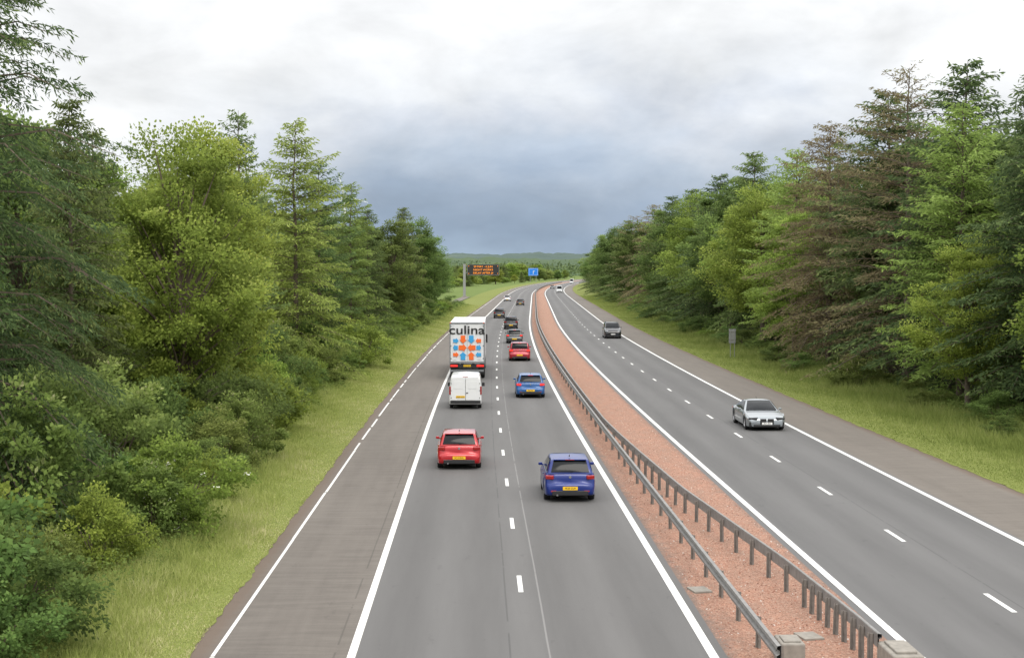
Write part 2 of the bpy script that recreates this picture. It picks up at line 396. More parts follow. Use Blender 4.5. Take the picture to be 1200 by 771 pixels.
def broadleaf(name,H,Rr,seed,mat,clumps=150,per=240,leaf=.15,base=.18,low=False,flowers=0):
    rs=np.random.RandomState(seed)
    zc=H*(base+1)/2; rz=H*(1-base)/2
    ph=rs.uniform(0,6.28,4)
    d=nrm(rs.normal(size=(clumps,3))); rad=rs.uniform(.12,1,clumps)**.42
    az=np.arctan2(d[:,1],d[:,0])
    env=1+.22*np.sin(2*az+ph[0])+.16*np.sin(3*az+ph[1]+4*d[:,2])+.14*np.sin(5*d[:,2]+ph[2])
    taper=np.where(d[:,2]>0,1-.28*d[:,2],1-.10*np.abs(d[:,2]))
    CC=np.stack([d[:,0]*Rr*rad*env*taper,d[:,1]*Rr*rad*env*taper,zc+d[:,2]*rz*rad*(.93+.07*env)],1)
    cr=rs.uniform(.32,.95,clumps)*Rr*.26
    n=clumps*per; ci=np.repeat(np.arange(clumps),per)
    dd=nrm(rs.normal(size=(n,3))); 
    q=rs.uniform(.2,1.3,n)**.75
    P=CC[ci]+dd*(cr[ci]*q)[:,None]*np.array([1.15,1.15,.72])
    P[:,2]=np.maximum(P[:,2],.03)
    outd=nrm(P-np.array([0,0,zc*.8])); 
    D=nrm(dd*.5+outd*.6+rs.normal(0,.6,(n,3))+np.array([0,0,-.15]))
    L=rs.uniform(.7,1.3,n)*leaf
    ct=rs.uniform(-.22,.22,clumps)
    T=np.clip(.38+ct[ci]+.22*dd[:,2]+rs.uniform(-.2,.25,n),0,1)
    N=outd+rs.normal(0,.6,(n,3))+np.array([0,0,.5])
    V=diamonds(P,D,L,L*.72,rs,N=N,wide=.5)
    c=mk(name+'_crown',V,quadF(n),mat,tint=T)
    tr=MB(); tz=H*.55
    if low:
        for k in range(6):
            a=k*1.05+rs.rand(); tr.tube((0,0,0),(math.cos(a)*Rr*.4,math.sin(a)*Rr*.4,H*.55),.035,.015,5,False)
    else:
        tr.tube((0,0,-.1),(.05,.08,tz*.5),.017*H,.012*H,8,False);tr.tube((.05,.08,tz*.5),(0,0,tz),.012*H,.008*H,8,False);tr.tube((0,0,tz),(.1,0,H*.9),.008*H,.01,6,False)
    for k in range(0,clumps,4 if not low else 9):
        z0=min(tz,max(H*.12,CC[k][2]*.6)); mid=Vector((CC[k][0]*.45,CC[k][1]*.45,(z0+CC[k][2])/2+.1))
        tr.tube((0,0,z0),mid,.006*H,.004*H,4,False); tr.tube(mid,tuple(CC[k]),.004*H,.008,4,False)
    t_=tr.build(name+'_trunk',M['bark'],smooth=True,sharp=60)
    fl=None
    if flowers:
        fd=nrm(rs.normal(size=(flowers,3))); fd[:,2]=np.abs(fd[:,2])*.8
        k=rs.randint(0,clumps,flowers); cen=CC[k]+fd*(cr[k]*1.05)[:,None]
        m_=14; pp=np.repeat(cen,m_,0)+rs.normal(0,.05,(flowers*m_,3))*np.array([1,1,.35])
        fv=diamonds(pp,rs.normal(size=pp.shape),np.full(len(pp),.05),np.full(len(pp),.05),rs,N=np.tile([0,0,1.],(len(pp),1))+rs.normal(0,.3,pp.shape))
        fo=mk(name+'_blossom',fv,quadF(len(pp)),M['flower']); fl=fo.data; bpy.data.objects.remove(fo)
    out=(t_.data,c.data,H,fl); bpy.data.objects.remove(c); bpy.data.objects.remove(t_); return out
PR={}
PR['near']=conifer('sp_near',19,4.8,1,M['f_spruce_d'],40,7,.05,.19,.042,6,.15,.06,1.8,.62)
PR['sp1']=conifer('sp1',18,4.5,2,M['f_spruce'],34,7,.05,.29,.085,4,.22,0,1.3,.58)
PR['sp2']=conifer('sp2',18,4.3,3,M['f_spruce_d'],34,7,.13,.29,.085,4,.22,.05,1.2,.5)
PR['sp3']=conifer('sp3',18,4.8,13,M['f_spruce'],30,7,.03,.29,.085,4,.23,.10,.8)
PR['la1']=conifer('la1',18,4.9,4,M['f_larch'],32,7,.05,.28,.085,4,.22,.05,1.1,.58)
PR['la2']=conifer('la2',18,4.7,14,M['f_larch'],32,7,.12,.28,.085,4,.22,.08,.8,.5)
PR['br1']=conifer('br1',18,5.3,5,M['f_brown'],32,7,.13,.26,.06,4,.22,.08,1.5,.5)
PR['br2']=conifer('br2',18,4.5,6,M['f_brown'],30,6,.16,.24,.05,4,.24,.15,.8,.48)
PR['bl1']=broadleaf('bl1',14,4.0,7,M['f_leaf'],200,210,.155)
PR['bl2']=broadleaf('bl2',14,3.6,8,M['f_leaf'],180,210,.155,.12)
PR['dk1']=broadleaf('dk1',14,3.9,9,M['f_dark'],180,200,.18,.12)
PR['dk2']=broadleaf('dk2',14,3.4,19,M['f_dark'],190,200,.165,.08)
PR['sh1']=broadleaf('sh1',3,1.8,10,M['f_under'],65,150,.10,.0,True)
PR['sh2']=broadleaf('sh2',3,1.9,11,M['f_leaf'],65,150,.10,.0,True)
PR['sh3']=broadleaf('sh3',3,1.9,12,M['f_dark'],65,150,.10,.0,True)
PR['shf']=broadleaf('shf',3,1.9,15,M['f_leaf'],70,170,.10,.0,True,30)
def plant(kind,lat,Y,H,label,group=None,name='tree',cat='tree',wx=1.,rz=None):
    p=PR[kind]; r=thing(name,label,cat,(lat+cvf(Y),Y,-.05),rz if rz is not None else rnd.uniform(0,6.28),group)
    s=H/p[2]; r.scale=(s*wx,s*wx,s)
    for nm,me in (('trunk' if name!='shrub' else 'stems',p[0]),('crown',p[1])):
        o=bpy.data.objects.new(nm,me); C.objects.link(o); o.parent=r
    if len(p)>3 and p[3]: o=bpy.data.objects.new('blossom',p[3]); C.objects.link(o); o.parent=r
    return r
LF=[('near',-13.6,41,19.5,1.0,'tall dark spruce at the left edge of the photo, nearest tree, top out of view'),
('sp1',-15.0,56,14.2,.85,'spruce with thin pointed top between the nearest spruce and the pale broadleaf tree'),
('bl1',-12.6,64,13.6,1.0,'nearest yellow-green broadleaf tree on the left, beside the nearest spruce'),
('bl2',-13.4,76,15.2,1.0,'second yellow-green broadleaf tree on the left, behind and right of the nearest one'),
('sp3',-14.0,88,17.0,.85,'narrow spruce just behind the two pale broadleaf trees on the left'),
('la1',-12.8,104,18.0,1.08,'wide feathery conifer, tallest pointed tree in the middle of the left wood'),
('sp3',-13.0,120,16.4,1.0,'layered spruce right behind the tall feathery conifer on the left'),
('la1',-12.2,137,15.6,.98,'feathery conifer with spreading branches, in front of the wind turbine'),
('sp1',-12.6,158,14.2,1.0,'spruce just right of the wind turbine in the left tree line'),
('dk2',-12.0,182,14.0,1.0,'dark rounded tree in the far half of the left tree line'),
('sp1',-12.5,206,16.4,1.0,'pointed dark conifer near the far end of the left tree line'),
('dk1',-12.3,232,15.6,1.0,'dark broad tree second from the far end of the left tree line'),
('dk1',-13,264,14.0,1.0,'last dark tree at the far end of the left tree line, before the message sign')]
for k,lat,Y,H,w,l in LF: plant(k,lat,Y,H,l,wx=w,name='spruce_tree' if k in('near','sp1','sp3') else 'tree')
g='trees in the rows behind the front of the left wood'
rr=random.Random(21)
for lat0,y0 in((-19.5,36),(-26,30),(-33,44)):
    Y=y0
    while Y<300:
        k=rr.choice(['sp1','sp2','la1','dk1','bl2','sp3','bl1','dk2']); H=rr.uniform(11,14.5)
        if Y>70: H=rr.uniform(12,16.5)
        plant(k,lat0+rr.uniform(-1.5,1.5),Y,H,'tree standing in the rows behind the front of the left wood',g,wx=rr.uniform(.85,1.2)); Y+=rr.uniform(7.5,11)
RF=[('bl2',28.5,68,14,1.05,'bright green broadleaf tree cut by the right edge of the photo'),
('sp2',28,76,17.6,1.15,'dark spruce near the right edge of the photo'),
('bl1',26.0,80,9.5,1.1,'small bright green broadleaf tree low at the right wood edge'),
('la2',27.5,86,17.2,1.15,'light green pointed conifer on the right, left of the dark spruce by the edge'),
('sp2',29.5,92,20.6,1.2,'tall dark spruce with narrow top on the right, highest at the right side'),
('br2',28,99,21.0,1.3,'thin-crowned brown conifer between two tall dark spruces on the right'),
('sp2',29,108,20.6,1.25,'tall dark spruce left of the thin-crowned brown conifer on the right'),
('br1',26.8,117,19.0,1.2,'wide brown drooping conifer at the front of the right wood'),
('bl2',26.3,128,13.0,1.,'bright green broadleaf tree left of the wide brown conifer'),
('la2',28,136,18.5,1.2,'light green feathery conifer in the right wood, behind the grey roadside sign'),
('bl1',27,148,16,1.15,'rounded bright green tree in the middle of the right wood'),
('sp1',28,160,20.4,1.2,'dark spruce in the middle of the right wood with sharp top'),
('dk2',27.5,172,18.5,1.2,'tall dark rounded tree left of the sharp spruce in the right wood'),
('sp2',28,186,19.6,1.25,'dark spruce behind the black oncoming off-roader in the right wood'),
('bl1',27.5,200,17.8,1.2,'broad pale green tree halfway along the right wood'),
('sp1',28,216,19.5,1.25,'dense dark spruce halfway along the right wood'),
('dk1',27,231,17.5,1.2,'dark rounded tree past the halfway dense spruce on the right'),
('sp1',28,247,20.0,1.25,'dark conifer far along the right wood, third of the far group'),
('la1',27.5,265,18.2,1.2,'light green conifer far along the right wood'),
('br1',28,285,20.0,1.15,'brown-topped conifer toward the far end of the right wood'),
('dk1',27,306,17.5,1.25,'round dark tree toward the far end of the right wood'),
('br2',28,330,19.5,1.4,'thin brown conifer near the far end of the right wood'),
('sp1',27.5,355,19.6,1.25,'dark conifer near the far end of the right wood'),
('dk1',27,385,18.5,1.35,'wide dark tree close to the far end of the right wood'),
('sp1',27.5,420,19.5,1.3,'second last dark conifer of the right wood'),
('dk2',27,455,18.5,1.35,'last wide dark tree of the right wood where the road bends')]
for k,lat,Y,H,w,l in RF: plant(k,lat,Y,H,l,wx=w,name='spruce_tree' if k in('sp1','sp2') else 'tree')
g='trees in the rows behind the front of the right wood'
for lat0,y0,dn in((31.5,60,6.5),(37,66,8.0),(44,74,11)):
    Y=y0
    while Y<520:
        k=rr.choice(['sp1','sp2','la2','sp1','br1' if Y<140 else 'la1','dk1','dk2','bl1','sp2','dk1']); H=rr.uniform(15.5,20.5)
        if lat0<33: H*=.86
        if Y<85: H=rr.uniform(14,16.5)
        plant(k,lat0+rr.uniform(-1.5,1.5),Y,H,'tree standing in the rows behind the front of the right wood',g,wx=rr.uniform(1.1,1.4)); Y+=rr.uniform(dn*.85,dn*1.2)*(1+Y/400)
g='far trees on the right where the road bends'
Y=490
while Y<1000:
    plant(rr.choice(['dk1','sp1']),rr.uniform(27,31),Y,rr.uniform(13,17),'distant tree on the outside of the right wood past the bend',g,wx=1.4); Y+=rr.uniform(20,32)
g='distant trees on the low land left of the road bend'
n=0
while n<110:
    Y=rr.uniform(600,1300); px=rr.uniform(480,690); X=(px-562)*Y/1775; lat=X-cvf(Y)
    if -16<lat<27: continue
    if Y<780 and lat>-30: continue
    p=rr.choice(['dk1','sp1','bl1','bl2','sh2','sh1']); h_=rr.uniform(5,9.5)*(1 if Y<900 else 1.35)
    plant(p,lat,Y,h_*(.7 if p[:2]=='sh' else 1),'distant tree on the low land beyond the message sign',g,wx=rr.uniform(1.5,2.4)); n+=1
for Y,lat in ((315,-22),(340,-26),(365,-24),(390,-29),(415,-25),(445,-31),(470,-27),(500,-30),(335,-35),(400,-38),(300,-18),(520,-26),(545,-30)):
    plant(rr.choice(['dk1','bl2','bl1','sp1']),lat,Y,rr.uniform(9,12.5),'small rounded tree between the left wood and the message sign','small trees left of the message sign',wx=1.3)
gl='shrubs along the foot of the left wood'
plant('shf',-8.9,44,2.9,'shrub with white blossom at the foot of the left wood, bottom left of the photo',name='shrub',cat='shrub')
plant('sh2',-10.2,72,3.4,'pale green shrub below the yellow-green broadleaf trees on the left',name='shrub',cat='shrub')
plant('sh2',-9.6,118,4.2,'pale yellow-green shrub projecting onto the left verge beside the white van',name='shrub',cat='shrub')
Y=28
while Y<300:
    off=1.75*max(0,min(1,(76-Y)/22))
    plant(rr.choice(['sh1','sh2','sh3','sh1']),-10.8+off+rr.uniform(-1.0,.35),Y,rr.uniform(1.4,3.2),'green shrub in the hedge-like edge of the left wood',gl,name='shrub',cat='shrub',wx=rr.uniform(.85,1.25)); Y+=rr.uniform(2.2,4.4)*(1+Y/200)
Y=31
while Y<130:
    plant(rr.choice(['sh1','sh3','sh2']),-12.4+rr.uniform(-.8,.5),Y,rr.uniform(3.2,5.0),'green shrub in the hedge-like edge of the left wood',gl,name='shrub',cat='shrub',wx=rr.uniform(.8,1.)); Y+=rr.uniform(3.5,5.5)
gr='shrubs along the foot of the right wood'
Y=60
while Y<430:
    plant(rr.choice(['sh1','sh2','sh3','sh3']),25.2+rr.uniform(-1.4,.8),Y,rr.uniform(.9,2.4),'green shrub in the edge of the right wood',gr,name='shrub',cat='shrub',wx=rr.uniform(1.1,1.6)); Y+=rr.uniform(3.5,7)*(1+Y/300)
def scatter(name,n,l0,l1,y0,y1,hfun,mat,seed,leaf,ratio,upright,label,cat,tintf,keep=None):
    rs=np.random.RandomState(seed)
    Y=y0*(y1/y0)**rs.uniform(0,1,n); l=rs.uniform(l0,l1,n)
    if keep is not None:
        k=keep(l,Y,rs); Y=Y[k]; l=l[k]; n=len(Y)
    sc=np.clip(Y/55,.75,4)**.8
    h=hfun(l,Y,rs)
    if upright:
        z=np.zeros(n)+.02; D=rs.normal(0,.42,(n,3)); D[:,2]=1; L=h; W=leaf*sc*rs.uniform(.6,1.3,n)
    else:
        z=h*rs.uniform(0,1,n)**.7; D=rs.normal(0,1,(n,3)); D[:,2]*=.5; L=leaf*sc*rs.uniform(.6,1.3,n); W=L*ratio
    P=np.stack([l+cv(Y),Y,z],1)
    V=diamonds(P,D,L,W,rs,wide=.3 if upright else .5)
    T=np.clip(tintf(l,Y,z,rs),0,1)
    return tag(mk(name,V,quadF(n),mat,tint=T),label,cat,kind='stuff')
def bump(l,Y): return .5+.25*np.sin(l*1.7+Y*.31)*np.sin(Y*.57+l*.6)+.25*np.sin(Y*1.13+l*2.9)*np.sin(Y*.21-l)
def edgeL(Y): return -8.9+1.35*np.clip((74-Y)/22,0,1)+.35*np.sin(Y*.33)+.25*np.sin(Y*.9)
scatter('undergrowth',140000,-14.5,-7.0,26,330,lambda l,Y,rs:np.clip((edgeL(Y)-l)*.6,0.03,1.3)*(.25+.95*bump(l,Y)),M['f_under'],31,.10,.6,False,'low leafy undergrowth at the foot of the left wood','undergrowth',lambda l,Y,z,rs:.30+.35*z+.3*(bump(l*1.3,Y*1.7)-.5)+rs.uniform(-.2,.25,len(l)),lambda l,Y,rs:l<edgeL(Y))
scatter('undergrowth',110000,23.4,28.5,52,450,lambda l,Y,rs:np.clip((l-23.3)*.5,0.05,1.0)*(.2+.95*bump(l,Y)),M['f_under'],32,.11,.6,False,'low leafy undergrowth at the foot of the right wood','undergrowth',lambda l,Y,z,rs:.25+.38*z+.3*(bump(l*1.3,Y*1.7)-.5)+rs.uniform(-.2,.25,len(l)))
def patchy(l,Y): return np.sin(l*3.1+Y*.83)*np.sin(Y*1.9-l*2.2)*.5+np.sin(Y*.47+l*1.1)*.5
def ghL(l,Y,rs): return (.045+.06*np.clip(-6.2-l,0,1)*(1+.7*patchy(l,Y))+np.clip(edgeL(Y)+1.2-l,0,2)*.14*(.4+bump(l*2,Y*1.3)))*rs.uniform(.5,1.6,len(l))
def ghR(l,Y,rs): return (.05+.05*np.clip(l-19.3,0,1)+np.clip(l-21.2,0,3)*.17*(.4+bump(l*2,Y)))*rs.uniform(.5,1.7,len(l))
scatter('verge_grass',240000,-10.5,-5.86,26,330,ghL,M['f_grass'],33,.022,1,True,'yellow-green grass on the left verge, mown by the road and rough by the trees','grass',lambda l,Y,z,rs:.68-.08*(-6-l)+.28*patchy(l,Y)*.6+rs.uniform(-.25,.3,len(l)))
scatter('verge_grass',190000,19.0,26,50,450,ghR,M['f_grass'],34,.024,1,True,'green grass on the right verge','grass',lambda l,Y,z,rs:.34+.2*patchy(l,Y)+rs.uniform(-.22,.27,len(l)))
rs=np.random.RandomState(5)
def farwood(name,y0,y1,h0,nb,n,label,mat,size,x0=-700,x1=900):
    bx=rs.uniform(x0,x1,nb); by=rs.uniform(y0,y1,nb); bz=h0(by)
    P=np.stack([bx,by,bz],1); P=np.repeat(P,n,0)+rs.normal(0,1,(nb*n,3))*np.array([size*2.6,size,size*.5])
    V=diamonds(P,rs.normal(size=P.shape),np.full(len(P),size*.6),np.full(len(P),size*.5),rs)
    tag(mk(name,V,quadF(len(P)),mat,tint=np.clip(.4+rs.uniform(-.3,.3,len(P)),0,1)),label,'woodland',kind='stuff')
M['f_far']=foliage('far_wood',[(0,(.070,.105,.048)),(.5,(.115,.165,.068)),(1,(.18,.24,.10))],.1)
farwood('woodland',1330,1600,lambda y:3+(y-1330)*.008,260,110,'low continuous wood beyond the road bend',M['f_far'],3.4,-330,75)
farwood('woodland',1700,2400,lambda y:4+(y-1700)*.018,420,70,'dark belt of woodland on the near hill at the horizon',M['f_far'],5)
n=9000; Yq=27*(160/27)**rs.uniform(0,1,n); lq=rs.uniform(5.05,8.55,n); sz=rs.uniform(.010,.032,n)
P=np.stack([lq+cv(Yq),Yq,np.zeros(n)],1)
o4=np.array([[1,0,0],[-.5,.87,0],[-.5,-.87,0],[0,0,.9]]); V=(P[:,None,:]+o4[None]*sz[:,None,None]*rs.uniform(.7,1.3,(n,4,1))).reshape(-1,3)
F=np.concatenate([np.arange(n)[:,None]*4+np.array(t)[None] for t in((0,1,3),(1,2,3),(2,0,3))])
M['stone']=foliage('loose_stones',[(0,(.13,.065,.045)),(.5,(.32,.16,.105)),(.85,(.38,.27,.21)),(1,(.50,.46,.42))],0)
tag(mk('loose_stones',V,F,M['stone'],tint=np.tile(rs.uniform(0,1,n),3)),'loose reddish stones scattered on the central reservation','gravel',kind='stuff')

# ------------------------------------------------------------------ safety barriers
def barrier(label,latf,y0,y1,side,psp):
    b=thing('safety_barrier',label,'crash barrier',(0,0,0))
    prof=[(-.02,.44),(.05,.455),(.06,.52),(.0,.555),(.0,.61),(.06,.645),(.05,.71),(-.02,.725),(-.03,.71),(-.03,.45)]
    prof=[(x*side,z) for x,z in prof]
    ys=np.concatenate([np.arange(y0,min(y1,140),1.5),np.arange(140,y1,6.)]) if y1>140 else np.arange(y0,y1+.1,1.)
    V=[];k=len(prof)
    for y in ys:
        for (x,z) in prof: V.append((latf(y)+cvf(y)+x,y,z))
    m=len(ys)
    F=np.array([(i*k+j,i*k+(j+1)%k,(i+1)*k+(j+1)%k,(i+1)*k+j) for i in range(m-1) for j in range(k)])
    mk('rail',np.array(V),F,M['steel'],b,smooth=True,sharp=30)
    y=y0+.3;i=0;far=MB(); pm=None
    while y<y1:
        X=latf(y)+cvf(y)-side*.09
        if i<95:
            if pm is None:
                q=MB().box((0,0,.33),(.010,.07,.66)).box((.025,-.035,.33),(.05,.010,.66)).box((-.025,.035,.33),(.05,.010,.66)).box((side*.05,0,.585),(.08,.05,.10)); p=q.build('post',M['post'],b); pm=p.data
            else: p=bpy.data.objects.new('post',pm); C.objects.link(p); p.parent=b
            p.location=(X,y,0); p.rotation_euler=(R(rnd.uniform(-1.5,1.5)),R(rnd.uniform(-1.5,1.5)),0)
        else: far.box((X,y,.33),(.08,.08,.66))
        i+=1; y+=psp(y)
    if far.v: tag(far.build('far_posts',M['post'],b),kind='stuff')
    return b
barrier('long weathered steel barrier on the left side of the central reservation, nearer the outgoing traffic',lambda y:5.66,28.2,900,-1,lambda y:2.4 if y<60 else 3.2)
rl=lambda y:float(np.interp(y,[28,31,37,43,49,59,66,72,2000],[7.80,7.75,7.49,7.05,6.62,6.25,6.04,5.92,5.92]))
barrier('steel barrier that curves away to the right side of the central reservation at the front',rl,29.1,900,1,lambda y:.65 if y<34.5 else (1.7 if y<62 else 3.2))
t=thing('concrete_block','concrete footing block at the near end of the left barrier rail','concrete block',(6.15,29.7,0)); MB().box((0,0,.24),(.48,.8,.48)).build('base',M['concrete'],t,bevel=.04); MB().box((0,-.05,.49),(.34,.5,.05)).build('cap',M['concrete'],t,bevel=.02)
t=thing('concrete_block','larger concrete block at the near end of the right barrier rail','concrete block',(8.06,28.6,0)); MB().box((0,0,.28),(.6,1.2,.56)).build('base',M['concrete'],t,bevel=.04); MB().box((0,0,.58),(.4,.9,.06)).build('cap',M['concrete'],t,bevel=.02)
for (x,y,l) in ((5.35,36.5,'small concrete manhole slab on the left edge of the central reservation'),(7.0,31.8,'flat concrete slab lying between the two barrier rails at the front')):
    t=MB().box((x,y,.02),(.45,.6,.05),rz=.2).build('drain_slab',M['concrete'],bevel=.01); tag(t,l,'drain cover')

# ------------------------------------------------------------------ vehicles
def wheel(parent,x,y,r,w=.21,outer=1,rim=None):
    t=MB().lathe_x([(-w/2,r*.62),(-w/2,r*.93),(-w/2+.03,r),(w/2-.03,r),(w/2,r*.93),(w/2,r*.62),(-w/2,r*.62)]).build('wheel',M['tyre'],parent,smooth=True,sharp=40)
    t.location=(x,y,r)
    q=MB(); xo=outer*(w/2-.02)
    q.lathe_x([(xo,r*.64),(xo+outer*.01,r*.60),(xo-outer*.05,r*.56),(xo-outer*.06,0.0)],20)
    for k in range(5):
        a=2*math.pi*k/5; q.box((xo-outer*.02,math.cos(a)*r*.31,math.sin(a)*r*.31),(.03,.07,r*.60),rx=a-math.pi/2)
    q.tube((xo-outer*.05,0,0),(xo+outer*.005,0,0),r*.16,r*.14,10)
    o=q.build('rim',rim or M['rim'],t); return t
def patch(A,B,Cc,D,bulge,u0=0,u1=1,v0=0,v1=1,off=0,nu=8,nv=6):
    A,B,Cc,D=map(Vector,(A,B,Cc,D)); N=((B-A).cross(D-A)).normalized(); V=[]
    for j in range(nv+1):
        for i in range(nu+1):
            u=u0+(u1-u0)*i/nu; v=v0+(v1-v0)*j/nv
            P=(A*(1-u)+B*u)*(1-v)+(D*(1-u)+Cc*u)*v
            bb=bulge*math.sqrt(max(0,16*u*(1-u)*v*(1-v)))
            V.append(P+N*(bb+off))
    k=nu+1; F=[(j*k+i,j*k+i+1,(j+1)*k+i+1,(j+1)*k+i) for j in range(nv) for i in range(nu)]
    return V,F
def loft(L,w,top,bot,plan,arches,k,name,mat,parent,shape=None):
    ys=set(np.linspace(0,L,26).tolist()+[p[0] for p in top]+[p[0] for p in plan])
    for ya,ra in arches: ys|=set(np.linspace(ya-ra,ya+ra,15).tolist())|{ya-ra-.004,ya+ra+.004}
    ys=sorted(y for y in ys if 0<=y<=L); V=[];nr=None
    for y in ys:
        hw=w*np.interp(y,[p[0] for p in plan],[p[1] for p in plan]); zt=np.interp(y,[p[0] for p in top],[p[1] for p in top])*k
        zb=np.interp(y,[p[0] for p in bot],[p[1] for p in bot])
        for ya,ra in arches:
            if abs(y-ya)<ra: zb=max(zb,math.sqrt(ra*ra-(y-ya)**2)+ra-.06)
        z3=max(.52*k,zb+.05); z4=max(.70*k,zb+.09); z5=zt-.07; z3=min(z3,zt-.12); z4=min(z4,zt-.09)
        if shape=='van':
            H=[(0,zb),(hw*.93,zb),(hw*.985,zb+.03),(hw,max(.55,zb+.05)),(hw*.99,1.05),(hw*.93,zt-.30 if zt>1.3 else zt-.08),(hw*.885,zt-.10),(hw*.80,zt-.02),(0,zt+.02)]
            if zt<=1.3: H=[(0,zb),(hw*.93,zb),(hw*.985,zb+.03),(hw,max(.5,zb+.05)),(hw*.99,max(zt-.2,zb+.07)),(hw*.97,zt-.08),(hw*.93,zt-.04),(hw*.86,zt),(0,zt+.04)]
        else: H=[(0,zb),(hw*.91,zb),(hw*.98,zb+.035),(hw,z3),(hw*.99,z4),(hw*.96,z5),(hw*.915,zt-.015),(hw*.6,zt+.012),(0,zt+.02)]
        ring=[(x,y,z) for x,z in H]+[(-x,y,z) for x,z in H[-2:0:-1]]
        nr=len(ring); V+=ring
    m=len(ys); F=[(i*nr+j,(i+1)*nr+j,(i+1)*nr+(j+1)%nr,i*nr+(j+1)%nr) for i in range(m-1) for j in range(nr)]
    F+=[tuple(range(nr)),tuple(reversed([(m-1)*nr+j for j in range(nr)]))]
    return mk(name,V,F,mat,parent,smooth=True,sharp=44)
def car(label,lat,Y,paint,typ='hatch',L=4.15,w=.89,H=1.46,group=None,rev=False,plate=None,name='car',detail=True,lit=False):
    X=lat+cvf(Y); a=-math.atan(slope(Y))
    r=thing(name,label,'car',(X,Y,.0),a+(math.pi if rev else 0),group)
    k=H/1.46; wr=.315 if H<1.55 else .35
    if typ=='sedan': k=1.33/1.46; wr=.345
    ra=wr+.06
    ya,yf=.78,L-.86
    if typ=='sedan':
        top=[(0,.60),(.03,.66),(.06,.93),(.14,.985),(.6,1.0),(1.0,.97),(L-1.75,.95),(L-1.45,.93),(L-.9,.88),(L-.35,.79),(L-.14,.71),(L-.04,.62),(L,.54)]; rb,rt,ft,fb=.35,1.60,L-2.45,L-1.50
    else:
        top=[(0,.50),(.02,.57),(.055,.61),(.09,.64),(.10,.76),(.12,.88),(.17,.94),(.24,.955),(L-1.35,.95),(L-1.05,.92),(L-.5,.84),(L-.22,.75),(L-.07,.65),(L-.02,.56),(L,.48)]; rb,rt,ft,fb=.13,.40 if typ=='hatch' else .30,L-2.0,L-1.15
    bot=[(0,.30),(.06,.24),(.15,.22),(L-.2,.18),(L,.22)]
    plan=[(0,.80),(.03,.87),(.09,.925),(.2,.965),(.55,1),(L-.75,1),(L-.35,.965),(L-.1,.89),(L,.78)]
    loft(L,w,top,bot,plan,[(ya,ra),(yf,ra)],k,'body',M[paint],r)
    MB().box((0,L/2,.36),(2*w-.5,L-.5,.36)).build('underbody',M['under'],r)
    zb=.925*k; zr=H-.065; bw=.875*w; fw=.885*w; tw=.72*w; tf=.70*w
    if typ=='suv': tw=.77*w; tf=.74*w
    if typ=='sedan': tw=.58*w; tf=.62*w; zb=.93*k
    RBl,RBr=(-bw,rb,zb),(bw,rb,zb); FBl,FBr=(-fw,fb,zb-.02),(fw,fb,zb-.02); RTl,RTr=(-tw,rt,zr-.03),(tw,rt,zr-.03); FTl,FTr=(-tf,ft,zr-.015),(tf,ft,zr-.015)
    cab=MB()
    quads={'rear':(RBl,RBr,RTr,RTl,.06),'right':(RBr,FBr,FTr,RTr,.04),'front':(FBr,FBl,FTl,FTr,.06),'left':(FBl,RBl,RTl,FTl,.04),'top':(RTl,RTr,FTr,FTl,.06)}
    for q in quads.values(): cab.add(*patch(*q))
    o=cab.build('cabin',M[paint],r)
    bm=bmesh.new(); bm.from_mesh(o.data); bmesh.ops.remove_doubles(bm,verts=bm.verts,dist=.001); bm.to_mesh(o.data); bm.free()
    o.data.polygons.foreach_set('use_smooth',[True]*len(o.data.polygons)); o.data.set_sharp_from_angle(angle=R(40))
    bv=o.modifiers.new('bevel','BEVEL'); bv.width=.06; bv.segments=3; bv.limit_method='ANGLE'; bv.angle_limit=R(30)
    def win(nm,q,u0,u1,v0,v1):
        V,F=patch(*quads[q],u0,u1,v0,v1,.012); return mk(nm,V,F,M['glass'],r,smooth=True,sharp=60)
    win('rear_window','rear',.07,.93,.10,.94)
    win('windscreen','front',.05,.95,.05,.95)
    for q in('right','left'):
        sg=[(.12,.46),(.49,.92)] if q=='right' else [(.08,.51),(.54,.88)]
        for a0,a1 in sg: win('side_window',q,a0,a1,.10,.90)
    for sx in(-1,1):
        wheel(r,sx*(w-.12),ya,wr,.21,sx); wheel(r,sx*(w-.12),yf,wr,.21,sx)
    tz=.82*k
    lm=M['red_lit'] if lit else M['red_l']
    for sx in(-1,1):
        MB().box((sx*(w*.78),.135,tz),(w*.32,.14,.14*k),rz=sx*.34).build('tail_light',lm,r,bevel=.035)
        if typ=='sedan':
            hl=MB().box((sx*(w*.68),L-.11,.66*k),(w*.44,.20,.07),rz=-sx*.40,rx=-.2).build('headlight',M['black'],r,bevel=.02)
            for dx in(.54,.76): MB().tube((sx*w*dx,L-.06-(dx-.5)*.30,.66*k),(sx*w*dx,L+.0-(dx-.5)*.30,.66*k),.026,.026,12).build('lamp',M['head'],hl)
        else: MB().box((sx*(w*.70),L-.20,.66*k),(w*.36,.22,.10*k),rz=-sx*.45,rx=-.15).build('headlight',M['head'],r,bevel=.03)
        MB().box((sx*(w+.035),fb-.42,zb+.06),(.14,.09,.10)).box((sx*(w-.03),fb-.40,zb+.03),(.1,.05,.05)).build('mirror',M[paint],r,bevel=.025)
        if detail:
            for yh in(.32*L,.55*L): MB().box((sx*(w*.985),yh,.82*k),(.03,.17,.028)).build('door_handle',M[paint],r,bevel=.008)
    MB().box((0,.03,.315),(w*1.40,.10,.17)).build('rear_bumper_trim',M['black'],r,bevel=.03)
    MB().box((0,-.012,.47*k),(.50,.03,.115)).build('number_plate',M['plate_y'],r)
    if plate and not rev: text('plate_lettering',plate,.085,M['ink'],r,(0,-.0285,.47*k),sx=.95)
